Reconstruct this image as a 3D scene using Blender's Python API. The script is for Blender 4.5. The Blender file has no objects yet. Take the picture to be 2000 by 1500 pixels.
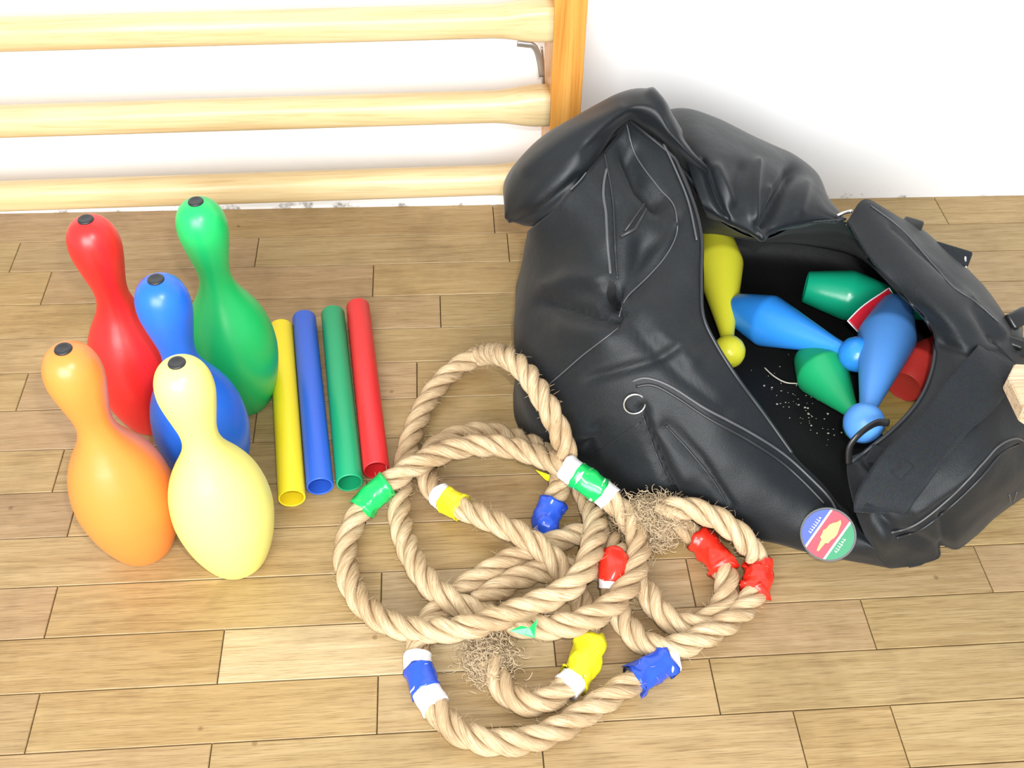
import bpy, bmesh, math, random
import numpy as np
from mathutils import Vector, Matrix, noise
from mathutils.bvhtree import BVHTree

random.seed(7); np.random.seed(7)
C = bpy.context.scene.collection
scene = bpy.context.scene

# ------------------------------------------------------------------ camera
PITCH, ROLL, YAW, FOC = 0.81688819, 0.01494161, 0.07498478, 2070.0   # FOC in pixels of a 2000 px wide frame
CAM = np.array([0.0, 0.0, 1.0])
def cam_axes():
    cp, sp, cy, sy = math.cos(PITCH), math.sin(PITCH), math.cos(YAW), math.sin(YAW)
    f = np.array([sy*cp, cy*cp, -sp]); r = np.array([cy, -sy, 0.0]); u = np.cross(r, f)
    cr, sr = math.cos(ROLL), math.sin(ROLL)
    return np.array([cr*r+sr*u, -(cr*u-sr*r), f])
MC = cam_axes()
cd = bpy.data.cameras.new('camera'); cam = bpy.data.objects.new('camera', cd); C.objects.link(cam)
cd.sensor_width = 36.0; cd.lens = FOC*36.0/2000.0; cd.clip_start = 0.02; cd.clip_end = 50
mw = Matrix.Identity(4)
for i in range(3):
    mw[i][0] = MC[0][i]; mw[i][1] = -MC[1][i]; mw[i][2] = -MC[2][i]; mw[i][3] = CAM[i]
cam.matrix_world = mw
scene.camera = cam

# ------------------------------------------------------------------ world, lights, exposure
w = bpy.data.worlds.new('gym_daylight'); scene.world = w; w.use_nodes = True
bg = w.node_tree.nodes['Background']; bg.inputs[0].default_value = (0.93, 0.97, 1.0, 1); bg.inputs[1].default_value = 0.90
def lamp(name, kind, loc, target, energy, size=0.1, size_y=None, color=(1, 1, 1)):
    d = bpy.data.lights.new(name, kind); o = bpy.data.objects.new(name, d); C.objects.link(o)
    o.location = loc; d.energy = energy; d.color = color
    if kind == 'AREA':
        d.shape = 'RECTANGLE'; d.size = size; d.size_y = size_y or size
    else:
        d.shadow_soft_size = size
    o.rotation_euler = (Vector(target)-Vector(loc)).to_track_quat('-Z', 'Y').to_euler()
    return o
lamp('camera_flash', 'AREA', (0.045, 0.03, 1.062), (-0.05, 1.10, 0.05), 8.5, 0.03, 0.018, (1.0, 0.985, 0.96))
lamp('gym_window', 'AREA', (-0.75, -2.5, 1.75), (0.0, 1.1, 0.3), 265.0, 2.8, 1.8, (0.96, 0.98, 1.0))
scene.view_settings.view_transform = 'Standard'; scene.view_settings.look = 'None'
scene.view_settings.gamma = 1.0; scene.view_settings.use_curve_mapping = False
scene.view_settings.exposure = -0.06

# ------------------------------------------------------------------ helpers
def ray(px, py):
    return MC.T @ np.array([(px-1000.0), (py-750.0), FOC])
def at(px, py, z=0.0):
    "the point of the place at height z that stands where the photo shows it"
    d = ray(px, py); return Vector(CAM + d*((z-CAM[2])/d[2]))
def aty(px, py, y):
    d = ray(px, py); return Vector(CAM + d*(y/d[1]))
def proj(P):
    c = (np.asarray(P, float)-CAM) @ MC.T
    return np.stack([1000+FOC*c[:, 0]/c[:, 2], 750+FOC*c[:, 1]/c[:, 2]], 1)

def tag(o, label=None, cat=None, group=None, kind=None):
    if label: o['label'] = label
    if cat: o['category'] = cat
    if group: o['group'] = group
    if kind: o['kind'] = kind
    return o
def empty(name, loc=(0, 0, 0)):
    o = bpy.data.objects.new(name, None); C.objects.link(o); o.location = loc; o.empty_display_size = 0.02
    return o
def mobj(name, verts, faces, mat=None, parent=None, smooth=True, uv=None, label=None):
    me = bpy.data.meshes.new(name)
    me.from_pydata([tuple(v) for v in verts], [], faces)
    if uv is not None:
        L = me.uv_layers.new(name='UVMap')
        idx = np.empty(len(me.loops), dtype=np.int32); me.loops.foreach_get('vertex_index', idx)
        L.data.foreach_set('uv', np.asarray(uv, float)[idx].ravel())
    if smooth: me.polygons.foreach_set('use_smooth', [True]*len(me.polygons))
    if mat: me.materials.append(mat)
    me.update()
    o = bpy.data.objects.new(name, me); C.objects.link(o)
    if parent:
        o.parent = parent
        o.matrix_parent_inverse = Matrix.Translation(-parent.location)
    if label: o['label'] = label
    return o
def join(parts):
    V, F = [], []
    for v, f in parts:
        n = len(V); V += [tuple(p) for p in v]; F += [tuple(i+n for i in q) for q in f]
    return V, F
def box(x0, x1, y0, y1, z0, z1, bev=0.0):
    bm = bmesh.new(); bmesh.ops.create_cube(bm, size=1.0)
    for v in bm.verts:
        v.co = Vector(((x0+x1)/2+v.co.x*(x1-x0), (y0+y1)/2+v.co.y*(y1-y0), (z0+z1)/2+v.co.z*(z1-z0)))
    if bev: bmesh.ops.bevel(bm, geom=bm.edges[:], offset=bev, segments=2, affect='EDGES', profile=0.5)
    bm.verts.index_update(); r = ([v.co.copy() for v in bm.verts], [tuple(v.index for v in f.verts) for f in bm.faces]); bm.free(); return r
def cmr(pts, n=8, closed=False):
    "Catmull-Rom through points of any dimension, n steps per span"
    P = np.array([list(p) for p in pts], float); m = len(P); out = []
    for i in range(m if closed else m-1):
        if closed: a, b, c, d = P[i-1], P[i], P[(i+1) % m], P[(i+2) % m]
        else: a = P[i-1] if i else 2*P[0]-P[1]; b, c = P[i], P[i+1]; d = P[i+2] if i+2 < m else 2*P[-1]-P[-2]
        for k in range(n):
            t = k/n
            out.append(0.5*((2*b)+(c-a)*t+(2*a-5*b+4*c-d)*t*t+(3*b-a-3*c+d)*t**3))
    if not closed: out.append(P[-1])
    return np.array(out)
def resample(P, step):
    P = np.asarray(P, float); d = np.r_[0, np.cumsum(np.linalg.norm(np.diff(P, axis=0), axis=1))]
    n = max(2, int(round(d[-1]/step))+1); s = np.linspace(0, d[-1], n)
    return np.stack([np.interp(s, d, P[:, k]) for k in range(P.shape[1])], 1), s
def frames(P):
    P = np.asarray(P, float); T = np.gradient(P, axis=0); T /= np.linalg.norm(T, axis=1)[:, None]+1e-12
    N = np.zeros_like(P); u = np.array([0, 0, 1.0])
    if abs(T[0] @ u) > 0.95: u = np.array([1.0, 0, 0])
    n = u-T[0]*(u @ T[0]); n /= np.linalg.norm(n); N[0] = n
    for i in range(1, len(P)):
        n = N[i-1]-T[i]*(N[i-1] @ T[i]); N[i] = n/np.linalg.norm(n)
    return T, N, np.cross(T, N)
def tube(P, r, sides=8, cap=True, flat=1.0, nrm=None):
    P = np.asarray(P, float); T, N, B = frames(P)
    if nrm is not None:
        N = np.asarray(nrm, float); N = N-T*(N*T).sum(1)[:, None]; N /= np.linalg.norm(N, axis=1)[:, None]; B = np.cross(T, N)
    R = np.full(len(P), r) if np.isscalar(r) else np.asarray(r)
    V = []
    for i in range(len(P)):
        for k in range(sides):
            a = 2*math.pi*k/sides
            V.append(P[i]+R[i]*(math.cos(a)*N[i]*flat+math.sin(a)*B[i]))
    F = []
    for i in range(len(P)-1):
        for k in range(sides):
            a = i*sides+k; b = i*sides+(k+1) % sides
            F.append((a, b, b+sides, a+sides))
    if cap:
        F.append(tuple(range(sides))[::-1]); F.append(tuple((len(P)-1)*sides+k for k in range(sides)))
    return V, F
def ribbon(P, nrm, wid, thick):
    "flat strap along P: width across, thickness along the surface normal"
    P = np.asarray(P, float); T = np.gradient(P, axis=0); T /= np.linalg.norm(T, axis=1)[:, None]
    N = np.asarray(nrm, float); N = N-T*(N*T).sum(1)[:, None]; N /= np.linalg.norm(N, axis=1)[:, None]; B = np.cross(T, N)
    V = []; F = []
    prof = [(-.5, 0), (-.5, 1), (-.42, 1.25), (.42, 1.25), (.5, 1), (.5, 0)]
    m = len(prof)
    for i in range(len(P)):
        for a, b in prof: V.append(P[i]+B[i]*a*wid+N[i]*b*thick)
    for i in range(len(P)-1):
        for k in range(m):
            F.append((i*m+k, i*m+(k+1) % m, (i+1)*m+(k+1) % m, (i+1)*m+k))
    F.append(tuple(range(m))[::-1]); F.append(tuple((len(P)-1)*m+k for k in range(m)))
    return V, F
def lathe(prof, seg=48, closed_ends=True):
    "prof: list of (r, z)"
    V, F = [], []
    for r, z in prof:
        for k in range(seg):
            a = 2*math.pi*k/seg; V.append((r*math.cos(a), r*math.sin(a), z))
    for i in range(len(prof)-1):
        for k in range(seg):
            a = i*seg+k; b = i*seg+(k+1) % seg; F.append((a, b, b+seg, a+seg))
    if closed_ends:
        F.append(tuple(range(seg))[::-1]); F.append(tuple((len(prof)-1)*seg+k for k in range(seg)))
    return V, F

# ------------------------------------------------------------------ materials
def new_mat(name):
    m = bpy.data.materials.new(name); m.use_nodes = True
    nt = m.node_tree; return m, nt, nt.nodes['Principled BSDF']
def N(nt, t, **kw):
    n = nt.nodes.new(t)
    for k, v in kw.items():
        if k in n.inputs: n.inputs[k].default_value = v
        else: setattr(n, k, v)
    return n
def plastic(name, col, rough=0.38, bump=0.0006, spec=0.5, sss=0.0, mottling=0.06):
    m, nt, p = new_mat(name); L = nt.links
    tc = N(nt, 'ShaderNodeTexCoord'); nz = N(nt, 'ShaderNodeTexNoise', Scale=9.0, Detail=3.0)
    L.new(tc.outputs['Object'], nz.inputs['Vector'])
    mx = N(nt, 'ShaderNodeMix', data_type='RGBA'); mx.inputs[6].default_value = (*[c*(1-mottling) for c in col], 1); mx.inputs[7].default_value = (*col, 1)
    L.new(nz.outputs['Fac'], mx.inputs[0]); L.new(mx.outputs[2], p.inputs['Base Color'])
    n2 = N(nt, 'ShaderNodeTexNoise', Scale=260.0, Detail=2.0); L.new(tc.outputs['Object'], n2.inputs['Vector'])
    b = N(nt, 'ShaderNodeBump', Strength=0.12, Distance=bump); L.new(n2.outputs['Fac'], b.inputs['Height']); L.new(b.outputs[0], p.inputs['Normal'])
    p.inputs['Roughness'].default_value = rough; p.inputs['Specular IOR Level'].default_value = spec
    if sss:
        p.inputs['Subsurface Weight'].default_value = sss; p.inputs['Subsurface Radius'].default_value = (0.01, 0.01, 0.01)
    return m
def simple(name, col, rough=0.5, metal=0.0, spec=0.5):
    m, nt, p = new_mat(name); L = nt.links
    tc = N(nt, 'ShaderNodeTexCoord'); nz = N(nt, 'ShaderNodeTexNoise', Scale=40.0, Detail=3.0); L.new(tc.outputs['Object'], nz.inputs['Vector'])
    mx = N(nt, 'ShaderNodeMix', data_type='RGBA'); mx.inputs[6].default_value = (*[c*0.85 for c in col], 1); mx.inputs[7].default_value = (*col, 1)
    L.new(nz.outputs['Fac'], mx.inputs[0]); L.new(mx.outputs[2], p.inputs['Base Color'])
    p.inputs['Roughness'].default_value = rough; p.inputs['Metallic'].default_value = metal; p.inputs['Specular IOR Level'].default_value = spec
    return m
def wood(name, c_dark, c_mid, c_light, rough=0.4, axis='x', scale=1.0, use_objcol=False, pores=0.6, spec=0.35, fine=1.0):
    m, nt, p = new_mat(name); L = nt.links
    tc = N(nt, 'ShaderNodeTexCoord'); oi = N(nt, 'ShaderNodeObjectInfo')
    mul = N(nt, 'ShaderNodeVectorMath', operation='MULTIPLY_ADD')
    L.new(tc.outputs['Object'], mul.inputs[0]); mul.inputs[1].default_value = (1, 1, 1)
    sc = N(nt, 'ShaderNodeVectorMath', operation='SCALE'); sc.inputs[0].default_value = (17.3, 9.1, 23.7); L.new(oi.outputs['Random'], sc.inputs['Scale'])
    L.new(sc.outputs[0], mul.inputs[2])
    f_ = fine; s = {'x': (2.2*f_, 38*f_, 38*f_), 'y': (38, 2.2, 38), 'z': (38, 38, 2.2)}[axis]
    mp = N(nt, 'ShaderNodeMapping'); mp.inputs['Scale'].default_value = tuple(v*scale for v in s); L.new(mul.outputs[0], mp.inputs[0])
    g = N(nt, 'ShaderNodeTexNoise', Scale=1.0, Detail=5.0, Roughness=0.6, Distortion=0.8); L.new(mp.outputs[0], g.inputs['Vector'])
    s2 = {'x': (9*f_, 330*f_, 330*f_), 'y': (330, 9, 330), 'z': (330, 330, 9)}[axis]
    mp2 = N(nt, 'ShaderNodeMapping'); mp2.inputs['Scale'].default_value = tuple(v*scale for v in s2); L.new(mul.outputs[0], mp2.inputs[0])
    g2 = N(nt, 'ShaderNodeTexNoise', Scale=1.0, Detail=3.0, Roughness=0.65); L.new(mp2.outputs[0], g2.inputs['Vector'])
    ramp = N(nt, 'ShaderNodeValToRGB'); r = ramp.color_ramp
    r.elements[0].position = 0.28; r.elements[0].color = (*c_dark, 1); r.elements[1].position = 0.72; r.elements[1].color = (*c_light, 1)
    e = r.elements.new(0.5); e.color = (*c_mid, 1)
    L.new(g.outputs['Fac'], ramp.inputs[0])
    pr = N(nt, 'ShaderNodeValToRGB'); pr.color_ramp.elements[0].position = 0.30; pr.color_ramp.elements[0].color = (pores, pores*0.93, pores*0.85, 1)
    pr.color_ramp.elements[1].position = 0.52; pr.color_ramp.elements[1].color = (1, 1, 1, 1); L.new(g2.outputs['Fac'], pr.inputs[0])
    mx = N(nt, 'ShaderNodeMix', data_type='RGBA', blend_type='MULTIPLY'); mx.inputs[0].default_value = 1.0
    L.new(ramp.outputs[0], mx.inputs[6]); L.new(pr.outputs[0], mx.inputs[7]); last = mx.outputs[2]
    if use_objcol:
        m2 = N(nt, 'ShaderNodeMix', data_type='RGBA', blend_type='MULTIPLY'); m2.inputs[0].default_value = 1.0
        L.new(last, m2.inputs[6]); L.new(oi.outputs['Color'], m2.inputs[7]); last = m2.outputs[2]
        # scuffs and grime that stay on the boards
        n3 = N(nt, 'ShaderNodeTexNoise', Scale=7.0, Detail=4.0, Roughness=0.7); L.new(tc.outputs['Object'], n3.inputs['Vector'])
        r3 = N(nt, 'ShaderNodeValToRGB'); r3.color_ramp.elements[0].position = 0.30; r3.color_ramp.elements[0].color = (.80, .78, .76, 1)
        r3.color_ramp.elements[1].position = 0.5; r3.color_ramp.elements[1].color = (1, 1, 1, 1); L.new(n3.outputs['Fac'], r3.inputs[0])
        m3 = N(nt, 'ShaderNodeMix', data_type='RGBA', blend_type='MULTIPLY'); m3.inputs[0].default_value = 1.0
        L.new(last, m3.inputs[6]); L.new(r3.outputs[0], m3.inputs[7]); last = m3.outputs[2]
        v4 = N(nt, 'ShaderNodeTexVoronoi', Scale=16.0); L.new(tc.outputs['Object'], v4.inputs['Vector'])
        r4 = N(nt, 'ShaderNodeValToRGB'); r4.color_ramp.elements[0].position = 0.03; r4.color_ramp.elements[0].color = (.42, .36, .30, 1)
        r4.color_ramp.elements[1].position = 0.06; r4.color_ramp.elements[1].color = (1, 1, 1, 1); L.new(v4.outputs['Distance'], r4.inputs[0])
        m4 = N(nt, 'ShaderNodeMix', data_type='RGBA', blend_type='MULTIPLY'); m4.inputs[0].default_value = 0.6
        L.new(last, m4.inputs[6]); L.new(r4.outputs[0], m4.inputs[7]); last = m4.outputs[2]
    L.new(last, p.inputs['Base Color'])
    b = N(nt, 'ShaderNodeBump', Strength=0.25, Distance=0.0008); L.new(g2.outputs['Fac'], b.inputs['Height']); L.new(b.outputs[0], p.inputs['Normal'])
    p.inputs['Roughness'].default_value = rough; p.inputs['Specular IOR Level'].default_value = spec
    return m
def fabric(name, col, rough=0.62, weave=900.0, wb=0.35, sheen=0.25, spec=0.3):
    m, nt, p = new_mat(name); L = nt.links
    tc = N(nt, 'ShaderNodeTexCoord')
    wv = N(nt, 'ShaderNodeTexVoronoi', Scale=weave); L.new(tc.outputs['Object'], wv.inputs['Vector'])
    nz = N(nt, 'ShaderNodeTexNoise', Scale=14.0, Detail=4.0, Roughness=0.6); L.new(tc.outputs['Object'], nz.inputs['Vector'])
    mx = N(nt, 'ShaderNodeMix', data_type='RGBA'); mx.inputs[6].default_value = (*[c*0.72 for c in col], 1); mx.inputs[7].default_value = (*[c*1.25 for c in col], 1)
    L.new(nz.outputs['Fac'], mx.inputs[0])
    m2 = N(nt, 'ShaderNodeMix', data_type='RGBA', blend_type='MULTIPLY'); m2.inputs[0].default_value = 0.5
    L.new(mx.outputs[2], m2.inputs[6]); L.new(wv.outputs['Color'], m2.inputs[7]); L.new(m2.outputs[2], p.inputs['Base Color'])
    b = N(nt, 'ShaderNodeBump', Strength=wb, Distance=0.0006); L.new(wv.outputs['Distance'], b.inputs['Height'])
    n2 = N(nt, 'ShaderNodeTexNoise', Scale=45.0, Detail=3.0); L.new(tc.outputs['Object'], n2.inputs['Vector'])
    b2 = N(nt, 'ShaderNodeBump', Strength=0.25, Distance=0.003); L.new(n2.outputs['Fac'], b2.inputs['Height']); L.new(b.outputs[0], b2.inputs['Normal'])
    L.new(b2.outputs[0], p.inputs['Normal'])
    p.inputs['Roughness'].default_value = rough; p.inputs['Sheen Weight'].default_value = sheen; p.inputs['Sheen Roughness'].default_value = 0.5
    p.inputs['Specular IOR Level'].default_value = spec
    return m

M_plank = wood('oak_parquet', (.310, .206, .086), (.372, .260, .115), (.425, .308, .150), rough=0.42, use_objcol=True, scale=1.0, pores=0.60, fine=3.0)
M_under = simple('dark_joint', (.05, .032, .018), 0.9)
M_pine = wood('pine_rung', (.56, .39, .18), (.64, .48, .25), (.72, .57, .34), rough=0.35, scale=0.8, pores=0.86)
M_post = wood('varnished_post', (.50, .20, .035), (.64, .29, .06), (.74, .40, .11), rough=0.35, axis='z', pores=0.8)
M_block = wood('pale_board', (.55, .38, .22), (.66, .48, .31), (.74, .57, .40), rough=0.6, axis='x')
M_block2 = wood('olive_board', (.42, .30, .07), (.52, .38, .11), (.58, .44, .15), rough=0.6, axis='x')
M_metal = simple('grey_metal', (.42, .40, .38), 0.35, 0.8)
M_chrome = simple('chrome', (.85, .85, .84), 0.18, 1.0)
M_bag = fabric('black_cordura', (.0066, .0094, .0120), 0.56, sheen=0.05, spec=0.40)
M_lid = fabric('smooth_black_nylon', (.0068, .0092, .0118), 0.47, weave=1500, wb=0.15, sheen=0.05, spec=0.38)
M_lining = fabric('black_lining', (.0050, .0050, .0052), 0.6, weave=700, wb=0.3, sheen=0.03)
M_strap = fabric('black_webbing', (.0098, .0130, .0165), 0.7, weave=600, wb=0.4, sheen=0.06)
M_zip = simple('dark_zip', (.022, .023, .025), 0.4)
M_zipl = simple('grey_piping', (.085, .086, .09), 0.4)
M_buckle = simple('black_plastic', (.012, .012, .012), 0.3)

# wall paint
M_wall, nt, p = new_mat('white_wall'); L = nt.links
tc = N(nt, 'ShaderNodeTexCoord'); nz = N(nt, 'ShaderNodeTexNoise', Scale=3.0, Detail=5.0); L.new(tc.outputs['Object'], nz.inputs['Vector'])
mx = N(nt, 'ShaderNodeMix', data_type='RGBA'); mx.inputs[6].default_value = (.80, .79, .78, 1); mx.inputs[7].default_value = (.88, .88, .875, 1)
L.new(nz.outputs['Fac'], mx.inputs[0])
vs = N(nt, 'ShaderNodeTexVoronoi', Scale=11.0); L.new(tc.outputs['Object'], vs.inputs['Vector'])
rs = N(nt, 'ShaderNodeValToRGB'); rs.color_ramp.elements[0].position = 0.02; rs.color_ramp.elements[0].color = (.5, .48, .46, 1); rs.color_ramp.elements[1].position = 0.045; rs.color_ramp.elements[1].color = (1, 1, 1, 1)
L.new(vs.outputs['Distance'], rs.inputs[0])
mm = N(nt, 'ShaderNodeMix', data_type='RGBA', blend_type='MULTIPLY'); mm.inputs[0].default_value = 0.35; L.new(mx.outputs[2], mm.inputs[6]); L.new(rs.outputs[0], mm.inputs[7])
# scuffed strip just over the floor: grime with ragged upper edge
sx = N(nt, 'ShaderNodeSeparateXYZ'); L.new(tc.outputs['Object'], sx.inputs[0])
n5 = N(nt, 'ShaderNodeTexNoise', Scale=22.0, Detail=5.0, Roughness=0.7); L.new(tc.outputs['Object'], n5.inputs['Vector'])
ml = N(nt, 'ShaderNodeMath', operation='MULTIPLY_ADD'); L.new(n5.outputs['Fac'], ml.inputs[0]); ml.inputs[1].default_value = 0.16; L.new(sx.outputs['Z'], ml.inputs[2])
rg = N(nt, 'ShaderNodeValToRGB'); rg.color_ramp.elements[0].position = 0.062; rg.color_ramp.elements[0].color = (.30, .28, .26, 1); rg.color_ramp.elements[1].position = 0.078; rg.color_ramp.elements[1].color = (1, 1, 1, 1)
L.new(ml.outputs[0], rg.inputs[0])
m6 = N(nt, 'ShaderNodeMix', data_type='RGBA', blend_type='MULTIPLY'); m6.inputs[0].default_value = 0.9; L.new(mm.outputs[2], m6.inputs[6]); L.new(rg.outputs[0], m6.inputs[7])
L.new(m6.outputs[2], p.inputs['Base Color']); p.inputs['Roughness'].default_value = 0.75
n6 = N(nt, 'ShaderNodeTexNoise', Scale=60.0, Detail=4.0); L.new(tc.outputs['Object'], n6.inputs['Vector'])
bb = N(nt, 'ShaderNodeBump', Strength=0.15, Distance=0.002); L.new(n6.outputs['Fac'], bb.inputs['Height']); L.new(bb.outputs[0], p.inputs['Normal'])

# rope: fibres run along each strand (UV: u = length in metres, v = round the strand)
M_rope, nt, p = new_mat('hemp_rope'); L = nt.links
uvn = N(nt, 'ShaderNodeUVMap'); uvn.uv_map = 'UVMap'
mp = N(nt, 'ShaderNodeMapping'); mp.inputs['Scale'].default_value = (60, 26, 1); L.new(uvn.outputs[0], mp.inputs[0])
nz = N(nt, 'ShaderNodeTexNoise', Scale=1.0, Detail=5.0, Roughness=0.65, Distortion=0.5); L.new(mp.outputs[0], nz.inputs['Vector'])
rr = N(nt, 'ShaderNodeValToRGB'); cr = rr.color_ramp
cr.elements[0].position = .25; cr.elements[0].color = (.26, .155, .07, 1); cr.elements[1].position = .75; cr.elements[1].color = (.82, .67, .46, 1)
e = cr.elements.new(.48); e.color = (.53, .385, .22, 1)
L.new(nz.outputs['Fac'], rr.inputs[0])
tcr = N(nt, 'ShaderNodeTexCoord'); n7 = N(nt, 'ShaderNodeTexNoise', Scale=18.0, Detail=2.0); L.new(tcr.outputs['Object'], n7.inputs['Vector'])
r7 = N(nt, 'ShaderNodeValToRGB'); r7.color_ramp.elements[0].position = .35; r7.color_ramp.elements[0].color = (.78, .72, .66, 1); r7.color_ramp.elements[1].position = .6; r7.color_ramp.elements[1].color = (1, 1, 1, 1); L.new(n7.outputs['Fac'], r7.inputs[0])
m7 = N(nt, 'ShaderNodeMix', data_type='RGBA', blend_type='MULTIPLY'); m7.inputs[0].default_value = 1.0; L.new(rr.outputs[0], m7.inputs[6]); L.new(r7.outputs[0], m7.inputs[7])
L.new(m7.outputs[2], p.inputs['Base Color']); p.inputs['Roughness'].default_value = 0.62; p.inputs['Specular IOR Level'].default_value = 0.35
bb = N(nt, 'ShaderNodeBump', Strength=0.7, Distance=0.0016); L.new(nz.outputs['Fac'], bb.inputs['Height']); L.new(bb.outputs[0], p.inputs['Normal'])
M_fray = simple('frayed_fibre', (.58, .44, .27), 0.8)

COL = dict(red=(.75, .022, .020), green=(.015, .50, .125), blue=(.015, .145, .74), orange=(.88, .26, .05), yellow=(.90, .84, .23))
M_pin = {k: plastic('pin_'+k, c, 0.34, sss=0.05) for k, c in COL.items()}
M_cap = simple('black_cap', (.02, .02, .022), 0.45)
M_bat = {'yellow': plastic('baton_yellow', (.90, .72, .02), 0.4), 'blue': plastic('baton_blue', (.03, .12, .62), 0.4),
         'green': plastic('baton_green', (.01, .33, .14), 0.4), 'red': plastic('baton_red', (.72, .025, .03), 0.4)}
M_club = {'yellow': plastic('club_yellow', (.86, .83, .05), 0.3), 'blue': plastic('club_blue', (.03, .26, .78), 0.28),
          'paleblue': plastic('club_paleblue', (.09, .29, .72), 0.4), 'green': plastic('club_green', (.005, .32, .17), 0.25),
          'leafgreen': plastic('club_leafgreen', (.01, .36, .13), 0.4), 'red': plastic('club_red', (.64, .045, .035), 0.4)}
M_tape = {'green': plastic('tape_green', (.01, .48, .10), 0.22), 'blue': plastic('tape_blue', (.02, .08, .55), 0.2), 'red': plastic('tape_red', (.82, .03, .015), 0.25),
          'yellow': plastic('tape_yellow', (.88, .78, .02), 0.25), 'white': plastic('tape_white', (.85, .83, .84), 0.4)}

# ------------------------------------------------------------------ floor: every board its own piece
floor = mobj('floor', *box(-1.5, 1.9, -0.35, 1.42, -0.04, -0.0045), M_under, smooth=False); tag(floor, kind='structure')
SE = [-.345, -.27, -.19, -.11, -.03, .05, .126, 0.20, 0.272, 0.340, 0.406, 0.471, .535, .598, .662, .728, .793, .859, .925, .991, 1.056, 1.123, 1.193, 1.26, 1.345]
def seam(i, x):
    s = -0.0215*min(1, max(0, (SE[i]-0.47)/0.85)); return SE[i]+s*(x+0.6)
ends_px = [(98, 1200), (430, 1290), (62, 1415), (737, 1390), (1400, 1358), (1757, 1433), (1698, 1223), (1921, 1110), (29, 502), (503, 482), (729, 540), (992, 473), (136, 1029), (1085, 1285), (1350, 1140),
           (470, 1120), (1060, 1470), (410, 1480), (1560, 1430)]
rows = {i: [] for i in range(len(SE)-1)}
for q in ends_px:
    P = at(*q)
    for i in rows:
        if seam(i, P.x) <= P.y < seam(i+1, P.x): rows[i].append(P.x)
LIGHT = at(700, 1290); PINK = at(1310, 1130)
pool = []
for i in rows:
    xs = sorted(rows[i]); rng = random.Random(100+i)
    full = [-1.45]+xs+[1.85]; out = [full[0]]
    for a, b in zip(full, full[1:]):
        L_ = b-a; n = max(1, round(L_/rng.uniform(0.38, 0.52)))
        for k in range(1, n): out.append(a+L_*k/n+rng.uniform(-.06, .06))
        out.append(b)
    for a, b in zip(out, out[1:]):
        g = 0.0005; z = rng.uniform(-0.00025, 0.0002)
        y00, y01, y10, y11 = seam(i, a)+g, seam(i+1, a)-g, seam(i, b)+g, seam(i+1, b)-g
        a2, b2 = a+g, b-g; e = 0.0007
        V = [(a2, y00, -.004), (b2, y10, -.004), (b2, y11, -.004), (a2, y01, -.004),
             (a2, y00, z-e), (b2, y10, z-e), (b2, y11, z-e), (a2, y01, z-e),
             (a2+e, y00+e, z), (b2-e, y10+e, z), (b2-e, y11-e, z), (a2+e, y01-e, z)]
        F = [(8, 9, 10, 11)]
        for k in range(4):
            k2 = (k+1) % 4; F += [(k, k2, 4+k2, 4+k), (4+k, 4+k2, 8+k2, 8+k)]
        F.append((3, 2, 1, 0))
        o = mobj('plank', V, F, M_plank, floor, smooth=False)
        t = rng.uniform(.91, 1.07); wv = rng.uniform(-.09, .09)
        c = (t, t*(1-abs(wv)*.5), t*(1-wv), 1)
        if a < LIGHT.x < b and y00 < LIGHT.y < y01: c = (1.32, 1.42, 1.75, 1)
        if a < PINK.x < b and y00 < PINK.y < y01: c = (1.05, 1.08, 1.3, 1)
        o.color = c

# ------------------------------------------------------------------ wall
WS = -0.0215
def wy(x): return 1.319+WS*(x+0.1)
x0, x1 = -1.5, 1.9
V = [(x0, wy(x0), -.04), (x1, wy(x1), -.04), (x1, wy(x1), 1.6), (x0, wy(x0), 1.6), (x0, wy(x0)+.12, -.04), (x1, wy(x1)+.12, -.04), (x1, wy(x1)+.12, 1.6), (x0, wy(x0)+.12, 1.6)]
wall = mobj('wall_back', V, [(0, 1, 2, 3), (5, 4, 7, 6), (4, 0, 3, 7), (1, 5, 6, 2), (3, 2, 6, 7), (4, 5, 1, 0)], M_wall, smooth=False); tag(wall, kind='structure')

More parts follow.
